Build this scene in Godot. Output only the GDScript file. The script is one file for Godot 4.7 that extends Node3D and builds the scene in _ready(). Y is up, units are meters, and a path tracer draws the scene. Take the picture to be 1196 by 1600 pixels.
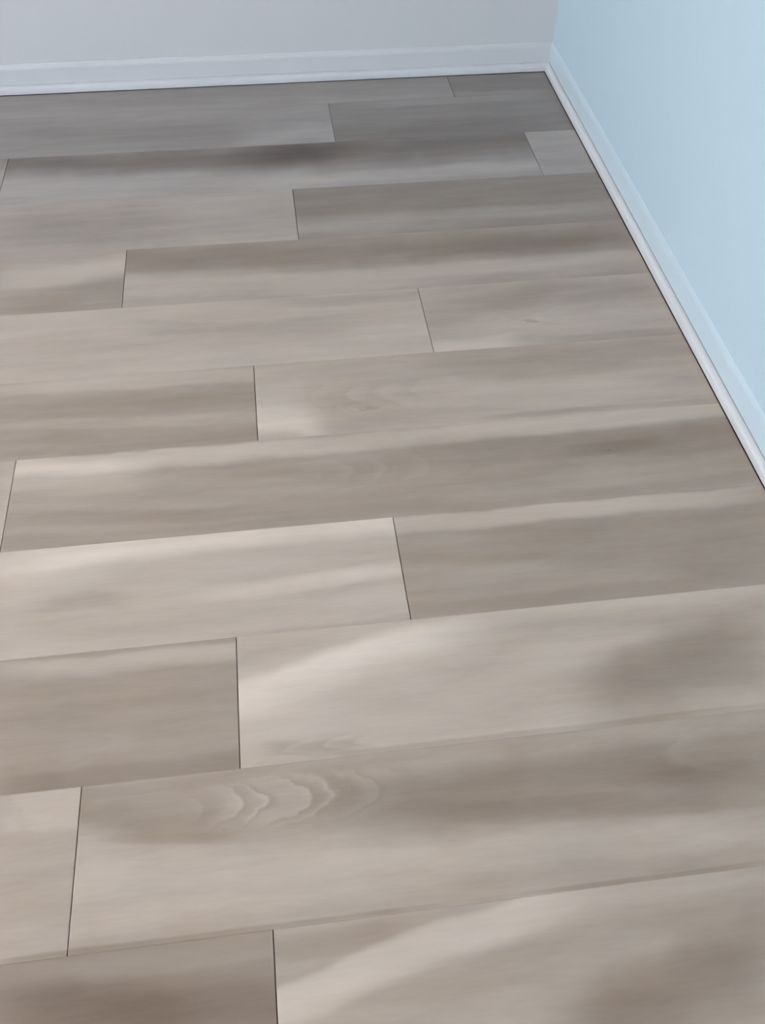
extends Node3D
# An empty corner of a room: grey-brown wood-look vinyl planks, white skirting with a shoe moulding, a grey-white and a pale blue wall.
# The back wall is the plane z = 0, the right wall the plane x = 0 (front of the shoe mouldings); the floor runs to -x and +z.

const ROOM_LEFT := -3.6
const ROOM_FRONT := 4.4
const ROOM_HIGH := 2.5
const BOARD := 0.012      # face of the skirting board behind the front of the shoe moulding
const WALL := 0.0165      # face of the wall behind the front of the shoe moulding
const TEX_W := 640
const TEX_H := 128
const PLANK_LONG := 1.26

var tone := PackedFloat32Array()
var grain_noise := FastNoiseLite.new()
var fine_noise := FastNoiseLite.new()
var floor_node: MeshInstance3D
var plank_count := 0
var plank_warmth := 1.0

# ---------------------------------------------------------------- helpers

func paint(color: Color, rough: float, spec := 0.5) -> StandardMaterial3D:
	var m := StandardMaterial3D.new()
	m.albedo_color = color
	m.roughness = rough
	m.metallic_specular = spec
	return m

func wall_paint(color: Color) -> StandardMaterial3D:
	var m := paint(color, 0.75, 0.4)
	var n := FastNoiseLite.new()
	n.seed = 5
	n.frequency = 0.05
	var t := NoiseTexture2D.new()
	t.width = 256
	t.height = 256
	t.seamless = true
	t.as_normal_map = true
	t.bump_strength = 1.2
	t.noise = n
	m.normal_enabled = true
	m.normal_texture = t
	m.normal_scale = 0.12
	m.uv1_triplanar = true
	m.uv1_scale = Vector3(3, 3, 3)
	return m

func quad(st: SurfaceTool, a: Vector3, b: Vector3, c: Vector3, d: Vector3, uvs := []) -> void:
	# a, b, c, d run clockwise as seen from the front
	var p := [a, b, c, a, c, d]
	var k := [0, 1, 2, 0, 2, 3]
	for i in 6:
		if uvs.size() == 4:
			st.set_uv(uvs[k[i]])
		st.add_vertex(p[i])

func box(st: SurfaceTool, lo: Vector3, hi: Vector3) -> void:
	var a := lo
	var b := hi
	quad(st, Vector3(a.x, b.y, a.z), Vector3(b.x, b.y, a.z), Vector3(b.x, b.y, b.z), Vector3(a.x, b.y, b.z))
	quad(st, Vector3(a.x, a.y, b.z), Vector3(b.x, a.y, b.z), Vector3(b.x, a.y, a.z), Vector3(a.x, a.y, a.z))
	quad(st, Vector3(a.x, b.y, b.z), Vector3(b.x, b.y, b.z), Vector3(b.x, a.y, b.z), Vector3(a.x, a.y, b.z))
	quad(st, Vector3(b.x, b.y, a.z), Vector3(a.x, b.y, a.z), Vector3(a.x, a.y, a.z), Vector3(b.x, a.y, a.z))
	quad(st, Vector3(b.x, b.y, b.z), Vector3(b.x, b.y, a.z), Vector3(b.x, a.y, a.z), Vector3(b.x, a.y, b.z))
	quad(st, Vector3(a.x, b.y, a.z), Vector3(a.x, b.y, b.z), Vector3(a.x, a.y, b.z), Vector3(a.x, a.y, a.z))

func start() -> SurfaceTool:
	var st := SurfaceTool.new()
	st.begin(Mesh.PRIMITIVE_TRIANGLES)
	st.set_smooth_group(-1)
	return st

func build(st: SurfaceTool, called: String, mat: Material, parent: Node) -> MeshInstance3D:
	st.generate_normals()
	var o := MeshInstance3D.new()
	o.name = called
	o.mesh = st.commit()
	o.material_override = mat
	o.cast_shadow = GeometryInstance3D.SHADOW_CASTING_SETTING_ON
	parent.add_child(o, true)
	return o

func structure(o: Node, label: String, category: String) -> void:
	o.set_meta("kind", "structure")
	o.set_meta("label", label)
	o.set_meta("category", category)

# A moulding profile (points of depth, height) run along a line from a to b; «inwards» points from the room into the wall.
func run_profile(st: SurfaceTool, profile: PackedVector2Array, a: Vector3, b: Vector3, inwards: Vector3, mitre_a := 0.0, mitre_b := 0.0) -> void:
	var along := (b - a).normalized()
	var n := profile.size()
	for i in n:
		var p := profile[i]
		var q := profile[(i + 1) % n]
		var pa := a + inwards * p.x + Vector3.UP * p.y + along * mitre_a * p.x
		var qa := a + inwards * q.x + Vector3.UP * q.y + along * mitre_a * q.x
		var pb := b + inwards * p.x + Vector3.UP * p.y + along * mitre_b * p.x
		var qb := b + inwards * q.x + Vector3.UP * q.y + along * mitre_b * q.x
		if along.cross(Vector3.UP).dot(inwards) > 0.0:
			quad(st, pa, qa, qb, pb)
		else:
			quad(st, pb, qb, qa, pa)
	var ends_a := PackedVector3Array()
	var ends_b := PackedVector3Array()
	for p in profile:
		ends_a.append(a + inwards * p.x + Vector3.UP * p.y + along * mitre_a * p.x)
		ends_b.append(b + inwards * p.x + Vector3.UP * p.y + along * mitre_b * p.x)
	var t := Geometry2D.triangulate_polygon(profile)
	for i in range(0, t.size(), 3):
		for k in [0, 1, 2]:
			st.add_vertex(ends_a[t[i + k]])
		for k in [2, 1, 0]:
			st.add_vertex(ends_b[t[i + k]])

# ---------------------------------------------------------------- wood grain of one plank, in millimetres from its far left corner

func lay_tone(base: float, warmth := 1.0) -> void:
	plank_warmth = warmth
	tone.resize(TEX_W * TEX_H)
	tone.fill(base)

# A streak of lighter or darker grain, or of painted shade in the nearest row, from ua to ub whose centre line bends through the three heights v, with its own softness on each side.
func streak(ua: float, ub: float, va: float, vm: float, vb: float, up: float, down: float, amp: float) -> void:
	var su := TEX_W / (PLANK_LONG * 1000.0)
	var sv := TEX_H / 200.0
	var fade := clampf((ub - ua) * 0.25, 12.0, 130.0)
	var soft := up + down > 40.0
	var x0 := maxi(0, int((ua - fade) * su))
	var x1 := mini(TEX_W - 1, int((ub + fade) * su))
	for x in range(x0, x1 + 1):
		var u := x / su
		var t := clampf((u - ua) / (ub - ua), -0.15, 1.15)
		var v := va * (1.0 - t) * (1.0 - 2.0 * t) + vm * 4.0 * t * (1.0 - t) + vb * t * (2.0 * t - 1.0)
		v += grain_noise.get_noise_2d(u * 0.5, va * 3.0) * (up + down) * 0.22
		var e := 1.0
		if ua > 25.0:
			e *= smoothstep(ua - fade, ua + fade, u)
		if ub < 1225.0:
			e *= 1.0 - smoothstep(ub - fade, ub + fade, u)
		e *= amp
		var y0 := maxi(0, int((v - up * 1.9) * sv))
		var y1 := mini(TEX_H - 1, int((v + down * 1.9) * sv) + 1)
		for y in range(y0, y1 + 1):
			var d := y / sv - v
			d = d / (down if d > 0.0 else up)
			var k := d * d * (0.26 if soft else 0.36)
			if k < 1.0:
				var b := 1.0 - k if soft else 1.0 - k * k
				tone[y * TEX_W + x] += e * b * b

# A cathedral figure: tongues nested one behind the other along the plank, each light up to its tip and then suddenly dark.
func cathedral(cu: float, cv: float, period: float, ua: float, ub: float, half: float, bow: float, amp: float) -> void:
	var su := TEX_W / (PLANK_LONG * 1000.0)
	var sv := TEX_H / 200.0
	var lo := minf(ua, ub)
	var hi := maxf(ua, ub)
	var towards := 1.0 if period > 0.0 else -1.0
	for x in range(maxi(0, int((cu + lo) * su)), mini(TEX_W, int((cu + hi) * su))):
		var u := x / su - cu
		var along := clampf(minf(u - lo, hi - u) / ((hi - lo) * 0.3), 0.0, 1.0)
		for y in TEX_H:
			var v := y / sv - cv
			var out := absf(v) / half
			if out >= 1.0:
				continue
			v += grain_noise.get_noise_2d(u * 1.5 + cu, v * 2.0) * half * 0.3
			var s := (u * towards + v * v * bow) / absf(period)
			s += grain_noise.get_noise_2d(s * 60.0, cv) * 0.5
			var ph := fposmod(s, 1.0)
			var shape := -1.0 + ph / 0.12 * 2.0 if ph < 0.12 else 1.0 - (ph - 0.12) / 0.88 * 2.2
			tone[y * TEX_W + x] -= amp * shape * along * (1.0 - out * out)

# A knot figure: a small dark eye with soft ovals round it.
func knot(cu: float, cv: float, period: float, amp: float) -> void:
	var su := TEX_W / (PLANK_LONG * 1000.0)
	var sv := TEX_H / 200.0
	var reach := period * 4.0
	for x in range(maxi(0, int((cu - reach) * su)), mini(TEX_W, int((cu + reach) * su))):
		for y in TEX_H:
			var u := x / su - cu
			var v := y / sv - cv
			u += grain_noise.get_noise_2d(u * 1.6 + cu, v * 3.0 + cv) * period * 1.6
			v += grain_noise.get_noise_2d(u * 1.3 - cu, v * 2.0 + 90.0) * period * 0.6
			var away := sqrt(u * u + v * v * 9.0) / reach
			if away < 1.0:
				var ring := sin(away * 4.0 * TAU * 0.8) * 0.35
				var eye := exp(-away * away * 40.0)
				tone[y * TEX_W + x] -= amp * (ring * (1.0 - away) + eye) 

func wood() -> StandardMaterial3D:
	var bytes := PackedByteArray()
	bytes.resize(TEX_W * TEX_H * 3)
	var i := 0
	var off := plank_count * 37.0
	for y in TEX_H:
		for x in TEX_W:
			var n := grain_noise.get_noise_2d(x * 0.55 + off, y * 3.6 + off)
			var f := fine_noise.get_noise_2d(x * 0.9, y * 6.0 + off)
			var h := grain_noise.get_noise_2d(x * 0.9 - off * 3.0, y * 2.0 + 500.0)
			var d := tone[i] + n * 7.0 + f * 2.6
			var warm := h * 2.0 + d * 0.03
			var rosy := minf(d, 8.0) * 0.06 - 1.5
			var l := BASE + d * GAIN
			bytes[i * 3] = clampi(int(l + WARM.x * plank_warmth + warm), 0, 255)
			bytes[i * 3 + 1] = clampi(int(l + WARM.y + rosy), 0, 255)
			bytes[i * 3 + 2] = clampi(int(l + WARM.z * plank_warmth - warm * 0.8 + minf(d, 0.0) * 0.10), 0, 255)
			i += 1
	var m := paint(Color.WHITE, 0.5, 0.45)
	m.albedo_texture = ImageTexture.create_from_image(Image.create_from_data(TEX_W, TEX_H, false, Image.FORMAT_RGB8, bytes))
	m.texture_repeat = false
	return m

const BASE := 158.0
const GAIN := 1.0
const WARM := Vector3(14.0, -1.0, -16.0)
const GAP_END := 0.00065
const GAP_SIDE := 0.00005
const BEVEL := 0.0012
const BEVEL_DEEP := 0.0003
const THICK := 0.005

func plank_mesh(x0: float, x1: float, z0: float, z1: float, st: SurfaceTool) -> void:
	var ox0 := x0 + GAP_END
	var ox1 := x1 - GAP_END
	var oz0 := z0 + GAP_SIDE
	var oz1 := z1 - GAP_SIDE
	var f := func(x: float, z: float) -> Vector2: return Vector2((x - x0) / PLANK_LONG, (z - z0) / 0.2)
	var ax := [ox0, ox1, ox1, ox0]
	var az := [oz0, oz0, oz1, oz1]
	var bx := [ox0 + 0.0008, ox1 - 0.0008, ox1 - 0.0008, ox0 + 0.0008]
	var bz := [oz0 + BEVEL, oz0 + BEVEL, oz1 - BEVEL, oz1 - BEVEL]
	var top := []
	var rim := []
	var low := []
	var uvt := []
	var uvr := []
	for k in 4:
		top.append(Vector3(bx[k], 0.0, bz[k]))
		rim.append(Vector3(ax[k], -BEVEL_DEEP, az[k]))
		low.append(Vector3(ax[k], -THICK, az[k]))
		uvt.append(f.call(bx[k], bz[k]))
		uvr.append(f.call(ax[k], az[k]))
	quad(st, top[0], top[1], top[2], top[3], uvt)
	for k in 4:
		var j := (k + 1) % 4
		quad(st, top[j], top[k], rim[k], rim[j], [uvt[j], uvt[k], uvr[k], uvr[j]])
		quad(st, rim[j], rim[k], low[k], low[j], [uvr[j], uvr[k], uvr[k], uvr[j]])

func plank(x0: float, x1: float, z0: float, z1: float, mat: Material = null) -> void:
	var st := start()
	if z0 == 0.0:
		z0 = 0.0001
	plank_mesh(maxf(x0, ROOM_LEFT), minf(x1, -0.0003), z0, z1, st)
	if mat == null:
		mat = wood()
	build(st, "plank", mat, floor_node)
	plank_count += 1

# ---------------------------------------------------------------- the scene

func _ready() -> void:
	grain_noise.seed = 11
	grain_noise.frequency = 0.012
	grain_noise.fractal_octaves = 3
	fine_noise.seed = 23
	fine_noise.frequency = 0.05
	fine_noise.fractal_octaves = 2

	var cam := Camera3D.new()
	cam.name = "camera"
	cam.fov = 58.1782
	cam.near = 0.05
	cam.far = 60.0
	cam.position = Vector3(-0.77606, 1.13546, 2.45768)
	cam.basis = Basis.from_euler(Vector3(-0.86898, -0.14392, 0.02145), EULER_ORDER_YXZ)
	add_child(cam)
	cam.current = true

	var sky_look := ProceduralSkyMaterial.new()
	sky_look.sky_top_color = Color(0.92, 0.945, 0.98)
	sky_look.sky_horizon_color = Color(0.97, 0.97, 0.975)
	sky_look.ground_bottom_color = Color(0.42, 0.41, 0.38)
	sky_look.ground_horizon_color = Color(0.60, 0.60, 0.58)
	sky_look.sky_energy_multiplier = 1.0
	var sky := Sky.new()
	sky.sky_material = sky_look
	var env := Environment.new()
	env.background_mode = Environment.BG_SKY
	env.sky = sky
	env.background_energy_multiplier = 8.0
	env.tonemap_mode = Environment.TONE_MAPPER_LINEAR
	env.tonemap_exposure = 3.3
	env.sdfgi_enabled = true
	env.ssao_enabled = true
	env.ssil_enabled = true
	var world := WorldEnvironment.new()
	world.name = "world_environment"
	world.environment = env
	add_child(world)

	build_shell()
	build_floor()
	build_skirting()

func build_shell() -> void:
	var white := wall_paint(Color(0.728, 0.738, 0.748))
	var blue := wall_paint(Color(0.715, 0.795, 0.84))
	var trim := paint(Color(0.88, 0.88, 0.88), 0.4)
	var t := 0.12
	var l := ROOM_LEFT
	var f := ROOM_FRONT

	var st := start()
	box(st, Vector3(l - t, -0.01, -WALL - t), Vector3(WALL, ROOM_HIGH, -WALL))
	structure(build(st, "wall_back", white, self), "plain grey-white painted wall along the far edge of the plank floor", "wall")
	st = start()
	box(st, Vector3(WALL, -0.01, -WALL - t), Vector3(WALL + t, ROOM_HIGH, f + t))
	structure(build(st, "wall_right", blue, self), "pale blue painted wall meeting the grey wall in the corner", "wall")

	# left wall with a window opening
	var wz0 := 1.1
	var wz1 := 2.5
	var wy0 := 0.75
	var wy1 := 2.15
	st = start()
	box(st, Vector3(l - t, -0.01, -WALL), Vector3(l, ROOM_HIGH, wz0))
	box(st, Vector3(l - t, -0.01, wz1), Vector3(l, ROOM_HIGH, f + t))
	box(st, Vector3(l - t, -0.01, wz0), Vector3(l, wy0, wz1))
	box(st, Vector3(l - t, wy1, wz0), Vector3(l, ROOM_HIGH, wz1))
	structure(build(st, "wall_left", white, self), "white painted wall with the window that lights the floor", "wall")
	window("window_1", Vector3(l - t, wy0, wz0), Vector3(l, wy1, wz1), true, trim)

	# front wall behind the camera with a second window
	var ax0 := -1.6
	var ax1 := -0.6
	st = start()
	box(st, Vector3(l, -0.01, f), Vector3(ax0, ROOM_HIGH, f + t))
	box(st, Vector3(ax1, -0.01, f), Vector3(WALL, ROOM_HIGH, f + t))
	box(st, Vector3(ax0, -0.01, f), Vector3(ax1, wy0, f + t))
	box(st, Vector3(ax0, wy1, f), Vector3(ax1, ROOM_HIGH, f + t))
	structure(build(st, "wall_front", white, self), "white painted wall behind the viewer with a wide window", "wall")
	window("window_2", Vector3(ax0, wy0, f), Vector3(ax1, wy1, f + t), false, trim)

	st = start()
	box(st, Vector3(l - t, ROOM_HIGH, -WALL - t), Vector3(WALL + t, ROOM_HIGH + t, f + t))
	structure(build(st, "ceiling", paint(Color(0.86, 0.86, 0.86), 0.9), self), "flat white ceiling over the empty room", "ceiling")

func window(called: String, lo: Vector3, hi: Vector3, across_x: bool, trim: Material) -> void:
	var root := Node3D.new()
	root.name = called
	add_child(root, true)
	structure(root, "clear glass window with a white frame and one mullion" if across_x else "clear glass window behind the viewer in a white frame", "window")
	var mid := (lo + hi) * 0.5
	var bar := 0.05
	var depth := 0.025
	var st := start()
	var a := lo
	var b := hi
	if across_x:
		a.x = mid.x - depth
		b.x = mid.x + depth
		box(st, a, Vector3(b.x, a.y + bar, b.z))
		box(st, Vector3(a.x, b.y - bar, a.z), b)
		box(st, Vector3(a.x, a.y + bar, a.z), Vector3(b.x, b.y - bar, a.z + bar))
		box(st, Vector3(a.x, a.y + bar, b.z - bar), Vector3(b.x, b.y - bar, b.z))
		box(st, Vector3(a.x, a.y + bar, mid.z - bar * 0.5), Vector3(b.x, b.y - bar, mid.z + bar * 0.5))
	else:
		a.z = mid.z - depth
		b.z = mid.z + depth
		box(st, a, Vector3(b.x, a.y + bar, b.z))
		box(st, Vector3(a.x, b.y - bar, a.z), b)
		box(st, Vector3(a.x, a.y + bar, a.z), Vector3(a.x + bar, b.y - bar, b.z))
		box(st, Vector3(b.x - bar, a.y + bar, a.z), Vector3(b.x, b.y - bar, b.z))
		box(st, Vector3(mid.x - bar * 0.5, a.y + bar, a.z), Vector3(mid.x + bar * 0.5, b.y - bar, b.z))
	build(st, "window_frame", trim, root)
	var glass := StandardMaterial3D.new()
	glass.albedo_color = Color(1, 1, 1, 0.04)
	glass.transparency = BaseMaterial3D.TRANSPARENCY_ALPHA
	glass.roughness = 0.0
	for side in [0, 1]:
		st = start()
		if across_x:
			var z0 := lo.z + bar if side == 0 else mid.z + bar * 0.5
			var z1 := mid.z - bar * 0.5 if side == 0 else hi.z - bar
			box(st, Vector3(mid.x - 0.003, lo.y + bar, z0), Vector3(mid.x + 0.003, hi.y - bar, z1))
		else:
			var x0 := lo.x + bar if side == 0 else mid.x + bar * 0.5
			var x1 := mid.x - bar * 0.5 if side == 0 else hi.x - bar
			box(st, Vector3(x0, lo.y + bar, mid.z - 0.003), Vector3(x1, hi.y - bar, mid.z + 0.003))
		build(st, "pane", glass, root)
	st = start()
	if across_x:
		box(st, Vector3(lo.x, lo.y - 0.03, lo.z), Vector3(hi.x + 0.04, lo.y, hi.z))
	else:
		box(st, Vector3(lo.x, lo.y - 0.03, lo.z - 0.04), Vector3(hi.x, lo.y, hi.z))
	build(st, "sill", trim, root)

func build_skirting() -> void:
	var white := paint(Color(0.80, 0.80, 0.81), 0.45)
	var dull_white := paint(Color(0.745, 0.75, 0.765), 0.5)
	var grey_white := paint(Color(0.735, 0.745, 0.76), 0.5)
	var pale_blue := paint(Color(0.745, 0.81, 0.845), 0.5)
	var board := PackedVector2Array([
		Vector2(BOARD, 0.001), Vector2(BOARD, 0.058), Vector2(BOARD + 0.0006, 0.0625), Vector2(BOARD + 0.0018, 0.0660), Vector2(BOARD + 0.0024, 0.0690),
		Vector2(BOARD + 0.0034, 0.0712), Vector2(WALL, 0.072), Vector2(WALL, 0.001)])
	var shoe := PackedVector2Array([
		Vector2(0.0006, 0.0012), Vector2(0.0, 0.0022), Vector2(0.0, 0.011), Vector2(0.0008, 0.0150), Vector2(0.0028, 0.0186), Vector2(0.0056, 0.0208),
		Vector2(0.0085, 0.0218), Vector2(BOARD - 0.0016, 0.0218), Vector2(BOARD - 0.0016, 0.0012)])
	var st := start()
	run_profile(st, board, Vector3(ROOM_LEFT, 0, 0), Vector3(0, 0, 0), Vector3(0, 0, -1), 0.0, 1.0)
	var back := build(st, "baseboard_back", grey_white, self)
	structure(back, "white skirting board along the foot of the grey-white wall", "baseboard")
	st = start()
	var tight := shoe.duplicate()
	for k in [7, 8]:
		tight[k].x = BOARD - 0.0002
	run_profile(st, tight, Vector3(ROOM_LEFT, 0, 0), Vector3(0, 0, 0), Vector3(0, 0, -1), 0.0, 1.0)
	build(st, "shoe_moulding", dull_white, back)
	st = start()
	run_profile(st, board, Vector3(0, 0, 0), Vector3(0, 0, ROOM_FRONT), Vector3(1, 0, 0), -1.0, 0.0)
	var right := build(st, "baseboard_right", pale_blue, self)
	structure(right, "white skirting board along the foot of the pale blue wall", "baseboard")
	st = start()
	run_profile(st, shoe, Vector3(0, 0, 0), Vector3(0, 0, ROOM_FRONT), Vector3(1, 0, 0), -1.0, 0.0)
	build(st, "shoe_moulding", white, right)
	var strip_profile := PackedVector2Array([Vector2(BOARD - 0.0016, 0.018), Vector2(BOARD - 0.0016, 0.0216), Vector2(BOARD, 0.0222), Vector2(BOARD, 0.018)])
	st = start()
	run_profile(st, strip_profile, Vector3(0, 0, 0), Vector3(0, 0, ROOM_FRONT), Vector3(1, 0, 0), -1.0, 0.0)
	build(st, "joint_strip", paint(Color(0.60, 0.565, 0.545), 0.8), right)  # beige-grey strip filling the joint between shoe and board

func build_floor() -> void:
	var st := start()
	box(st, Vector3(ROOM_LEFT - 0.12, -0.12, -WALL - 0.12), Vector3(WALL + 0.12, -THICK, ROOM_FRONT + 0.12))
	floor_node = build(st, "floor", paint(Color(0.24, 0.21, 0.19), 0.9), self)
	structure(floor_node, "floor of wide grey-brown wood-look planks laid in staggered rows", "floor")
	seen_planks()
	# the rest of the room, out of the photograph's view, in a few shared grains
	var shared: Array[Material] = []
	var rng := RandomNumberGenerator.new()
	rng.seed = 4
	for k in 4:
		lay_tone(rng.randf_range(-6.0, 6.0))
		for s in 9:
			var a := rng.randf_range(0.0, 700.0)
			var v := rng.randf_range(0.0, 200.0)
			streak(a, a + rng.randf_range(300.0, 560.0), v + rng.randf_range(-12.0, 12.0), v, v + rng.randf_range(-12.0, 12.0), rng.randf_range(8.0, 30.0), rng.randf_range(8.0, 30.0), rng.randf_range(-20.0, 20.0))
		shared.append(wood())
		plank_count += 1
	var rows := [0.0000, 0.1213, 0.3192, 0.5226, 0.7254, 0.9244, 1.1256, 1.3228, 1.5204, 1.7180, 1.9209, 2.1249, 2.3249]
	var left_ends := [-1.528, -1.8599, -2.6368, -1.9779, -2.3412, -1.7491, -2.0894, -2.495, -1.8811, -2.1367, -2.3391, -2.1043]
	for r in 23:
		var z0: float = rows[r] if r < 13 else rows[12] + (r - 12) * 0.2
		var z1: float = rows[r + 1] if r < 12 else rows[12] + (r - 11) * 0.2
		if z0 > ROOM_FRONT - 0.02:
			break
		z1 = minf(z1, ROOM_FRONT)
		var x: float = left_ends[r] if r < 12 else -fposmod(r * 0.43, 1.1) - 0.1
		if r >= 12:
			plank(x, 0.0, z0, z1, shared[r % 4])
		var k := 0
		while x > ROOM_LEFT + 0.02:
			plank(maxf(x - PLANK_LONG, ROOM_LEFT), x, z0, z1, shared[(r + k * 2 + 1) % 4])
			x -= PLANK_LONG
			k += 1

func seen_planks() -> void:
	lay_tone(-12, 0.40)  # far rows: light falloff and wall reflection painted as lower tone and warmth
	streak(100, 1226, 102, 123, 103, 48, 27, 6)
	streak(94, 1238, 51, 45, 32, 58, 49, -4)
	plank(-1.5280, -0.2700, 0.0000, 0.1213)
	lay_tone(-27, 0.40)
	streak(1, 268, 114, 118, 115, 18, 11, 12)
	plank(-0.2700, 0.0000, 0.0000, 0.1213)
	lay_tone(-12, 0.40)
	streak(625, 1250, 33, 35, 35, 27, 26, 6)
	streak(474, 1036, 60, 104, 107, 39, 50, -9)
	streak(1035, 1256, 145, 144, 142, 38, 44, 12)
	plank(-1.8599, -0.6019, 0.1213, 0.3192)
	lay_tone(-24, 0.40)
	streak(42, 596, 20, 11, 8, 14, 17, 14)
	streak(35, 616, 94, 93, 91, 33, 26, 4)
	streak(24, 481, 202, 181, 165, 57, 43, -11)
	plank(-0.6019, 0.0000, 0.1213, 0.3192)
	lay_tone(-10, 0.50)
	streak(1246, 1265, 57, 64, 65, 26, 111, 16)
	streak(1239, 1260, 5, 6, 7, 42, 35, -14)
	plank(-2.6368, -1.3788, 0.3192, 0.5226)
	lay_tone(-8, 0.50)
	streak(4, 765, 25, 50, 55, 48, 41, -34)
	streak(582, 1295, 18, 35, 16, 56, 60, -34)
	streak(606, 1253, 169, 158, 153, 17, 34, 16)
	streak(0, 665, 148, 154, 167, 56, 54, 13)
	plank(-1.3788, -0.1306, 0.3192, 0.5226)
	lay_tone(0, 0.50)
	streak(19, 180, -3, 5, 7, 25, 92, 4)
	streak(-7, 135, 170, 166, 167, 29, 17, -3)
	plank(-0.1306, 0.0000, 0.3192, 0.5226)
	lay_tone(2, 0.70)
	streak(610, 1246, 24, 33, 25, 37, 42, 6)
	streak(620, 961, 101, 95, 100, 77, 59, -14)
	streak(1031, 1248, 205, 204, 202, 29, 14, 6)
	plank(-1.9779, -0.7199, 0.5226, 0.7254)
	lay_tone(-16, 0.70)
	streak(-1, 780, 79, 70, 67, 82, 62, -8)
	streak(-6, 764, 143, 144, 142, 18, 30, 16)
	streak(6, 246, 174, 170, 170, 20, 24, 6)
	streak(329, 753, 184, 189, 177, 20, 20, -6)
	plank(-0.7199, 0.0000, 0.5226, 0.7254)
	lay_tone(0, 0.90)
	streak(1009, 1260, 85, 77, 41, 27, 31, 20)
	streak(1018, 1261, 154, 143, 112, 26, 46, -14)
	streak(1022, 1257, 181, 189, 190, 10, 8, -8)
	plank(-2.3412, -1.0832, 0.7254, 0.9244)
	lay_tone(0, 0.90)
	streak(3, 1102, 50, 69, 64, 52, 32, -25)
	streak(676, 1098, 72, 68, 78, 33, 28, -9)
	streak(6, 1094, 113, 142, 136, 18, 43, 13)
	streak(251, 602, 204, 216, 193, 13, 13, -8)
	streak(657, 1111, 184, 178, 170, 18, 22, -10)
	plank(-1.0832, 0.0000, 0.7254, 0.9244)
	lay_tone(12, 0.95)
	streak(680, 1127, 52, 82, 81, 12, 27, -9)
	streak(955, 1251, 9, 17, 16, 10, 17, -10)
	streak(437, 803, 33, 33, 33, 41, 36, 4)
	streak(687, 1251, 183, 185, 181, 37, 25, 5)
	streak(1122, 1263, 128, 118, 104, 24, 38, 6)
	streak(446, 864, 101, 114, 138, 27, 26, -4)
	plank(-1.7491, -0.4911, 0.9244, 1.1256)
	lay_tone(7, 0.95)
	streak(18, 267, 105, 92, 39, 53, 20, -8)
	streak(16, 155, 193, 192, 184, 19, 15, 20)
	streak(105, 505, 53, 50, 54, 29, 21, -14)
	streak(113, 492, 140, 129, 133, 20, 23, 7)
	streak(227, 486, 199, 194, 189, 11, 9, -14)
	streak(280, 491, 89, 84, 96, 16, 16, -3)
	knot(201, 126, 26, 12)
	cathedral(86, 117, -120, -60, 330, 34, 0.09, 4)
	plank(-0.4911, 0.0000, 0.9244, 1.1256)
	lay_tone(-4, 1.00)
	streak(801, 1258, 14, 19, 23, 16, 16, 18)
	streak(809, 1256, 69, 81, 62, 24, 27, -10)
	streak(814, 1253, 105, 124, 136, 11, 11, 8)
	streak(822, 1251, 165, 178, 190, 25, 15, -9)
	plank(-2.0894, -0.8314, 1.1256, 1.3228)
	lay_tone(7, 1.00)
	streak(-4, 108, 160, 169, 184, 52, 16, 30)
	streak(0, 94, 52, 65, 80, 28, 27, 8)
	streak(336, 848, 39, 39, 18, 33, 39, -14)
	streak(351, 707, 91, 120, 117, 17, 33, 8)
	streak(215, 808, 224, 207, 211, 19, 9, 7)
	streak(391, 828, 189, 187, 190, 6, 5, -14)
	streak(57, 269, 101, 135, 167, 20, 20, -4)
	knot(198, 135, 26, 9)
	cathedral(81, 99, -70, -40, 260, 40, 0.04, 4)
	plank(-0.8314, 0.0000, 1.1256, 1.3228)
	lay_tone(4, 1.00)
	streak(1252, 1262, 154, 155, 156, 68, 18, 18)
	streak(1237, 1258, 43, 44, 46, 38, 20, 6)
	plank(-2.4950, -1.2370, 1.3228, 1.5204)
	lay_tone(-4, 1.00)
	streak(4, 423, 11, 12, 17, 9, 24, 26)
	streak(6, 208, 25, 35, 37, 15, 38, 18)
	streak(401, 1241, 18, 17, 7, 14, 19, 22)
	streak(616, 1243, 65, 59, 63, 21, 39, -14)
	streak(924, 1096, 87, 83, 82, 9, 12, -10)
	streak(985, 1252, 69, 84, 99, 27, 44, -10)
	streak(51, 458, 135, 153, 158, 11, 11, -8)
	streak(18, 600, 183, 195, 192, 16, 13, -6)
	streak(564, 936, 139, 141, 124, 28, 19, -5)
	streak(498, 1231, 173, 190, 180, 14, 11, -6)
	streak(314, 484, 82, 72, 80, 24, 15, -5)
	cathedral(570, 89, 60, -120, 240, 40, 0.03, 3)
	knot(996, 92, 22, 8)
	plank(-1.2370, 0.0000, 1.3228, 1.5204)
	lay_tone(12, 1.00)
	streak(647, 1258, 21, 5, 8, 13, 23, 26)
	streak(649, 821, 34, 42, 27, 17, 29, 12)
	streak(967, 1255, 119, 113, 103, 12, 11, 16)
	streak(714, 844, 107, 106, 111, 14, 14, -10)
	streak(665, 967, 151, 157, 165, 23, 18, -5)
	streak(1012, 1256, 198, 199, 193, 7, 5, -10)
	streak(1146, 1259, 158, 153, 142, 16, 16, 6)
	plank(-1.8811, -0.6231, 1.5204, 1.7180)
	lay_tone(-10, 1.00)
	streak(0, 616, 13, 11, 13, 9, 18, 26)
	streak(178, 604, 76, 74, 59, 34, 38, -8)
	streak(8, 269, 125, 127, 125, 17, 17, 6)
	streak(56, 550, 189, 191, 189, 16, 9, -8)
	streak(417, 572, 142, 140, 135, 25, 24, -8)
	streak(14, 236, 89, 94, 96, 12, 12, -4)
	plank(-0.6231, 0.0000, 1.5204, 1.7180)
	lay_tone(-11, 1.00)
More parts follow.
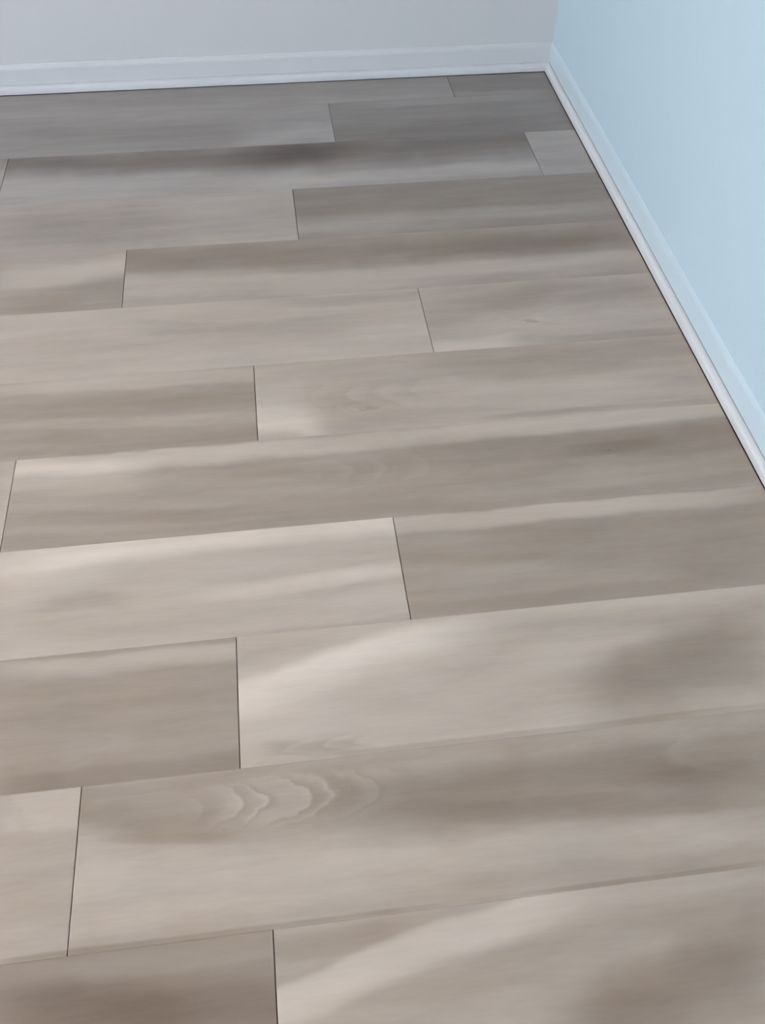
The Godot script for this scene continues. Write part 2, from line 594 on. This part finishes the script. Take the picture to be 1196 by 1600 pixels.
	streak(928, 1259, 12, 17, 14, 7, 17, 18)
	streak(934, 1221, 60, 71, 79, 16, 16, -4)
	streak(940, 1195, 99, 109, 120, 23, 23, -6)
	streak(1067, 1257, 114, 116, 123, 14, 19, 5)
	streak(953, 1257, 195, 195, 197, 14, 7, -15)
	streak(950, 1024, 178, 182, 187, 36, 18, -8)
	plank(-2.1367, -0.8787, 1.7180, 1.9209)
	lay_tone(12, 1.00)
	streak(1, 307, 83, 43, 17, 11, 35, 30)
	streak(232, 800, 16, 6, 6, 9, 13, 6)
	streak(400, 787, 31, 31, 37, 16, 22, -10)
	streak(3, 150, 119, 110, 86, 20, 48, 6)
	streak(473, 776, 120, 91, 50, 17, 41, -13)
	streak(499, 758, 159, 139, 106, 51, 49, -26)
	streak(30, 156, 180, 185, 189, 9, 7, -13)
	streak(104, 721, 200, 199, 197, 4, 5, -16)
	streak(9, 138, 43, 32, 21, 11, 8, -4)
	streak(257, 391, 99, 94, 73, 14, 20, -4)
	streak(284, 742, 153, 149, 147, 20, 19, -5)
	cathedral(46, 182, -60, -20, 160, 14, 0.3, 5)
	plank(-0.8787, 0.0000, 1.7180, 1.9209)
	lay_tone(-2, 1.00)
	streak(1159, 1258, 18, 18, 18, 22, 34, 14)
	streak(1164, 1256, 56, 62, 63, 11, 19, -5)
	streak(1157, 1192, 10, 21, 39, 9, 12, -4)
	streak(1183, 1257, 201, 201, 201, 3, 3, -22)
	streak(1175, 1255, 142, 143, 144, 38, 29, -3)
	plank(-2.3391, -1.0811, 1.9209, 2.1249)
	lay_tone(-6, 1.00)
	streak(5, 188, 35, 63, 83, 28, 13, -14)
	streak(334, 894, 59, 65, 65, 29, 42, -22)
	streak(461, 873, 91, 110, 116, 13, 11, -12)
	streak(11, 405, 116, 139, 141, 36, 45, 14)
	streak(375, 853, 130, 143, 164, 19, 26, 11)
	streak(-1, 838, 201, 204, 202, 4, 3, -24)
	streak(728, 885, 72, 84, 87, 15, 12, -8)
	streak(3, 222, 12, 11, 9, 6, 6, -8)
	streak(31, 172, 73, 84, 92, 8, 2, -9)
	streak(598, 839, 204, 203, 199, 22, 15, -6)
	cathedral(194, 47, 46, -75, 230, 38, 0.05, 11)
	cathedral(586, 50, -190, -40, 420, 44, 0.06, 4)
	plank(-1.0811, 0.0000, 1.9209, 2.1249)
	lay_tone(-28, 1.00)  # nearest row: shade along the near edge is painted into base and dark streaks
	streak(951, 1256, 15, 16, 9, 10, 14, 7)
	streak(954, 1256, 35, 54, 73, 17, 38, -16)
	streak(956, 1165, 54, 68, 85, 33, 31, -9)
	streak(1129, 1251, 34, 35, 33, 9, 13, 5)
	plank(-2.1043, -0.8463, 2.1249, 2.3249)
	lay_tone(-6, 1.00)
	streak(0, 346, 75, 32, 6, 11, 23, 24)
	streak(9, 143, 21, 21, 16, 11, 12, -10)
	streak(118, 580, 95, 60, 41, 18, 26, -6)
	streak(252, 596, 8, 4, 4, 6, 14, 7)
	streak(327, 568, 134, 117, 83, 26, 44, -28)
	plank(-0.8463, 0.0000, 2.1249, 2.3249)
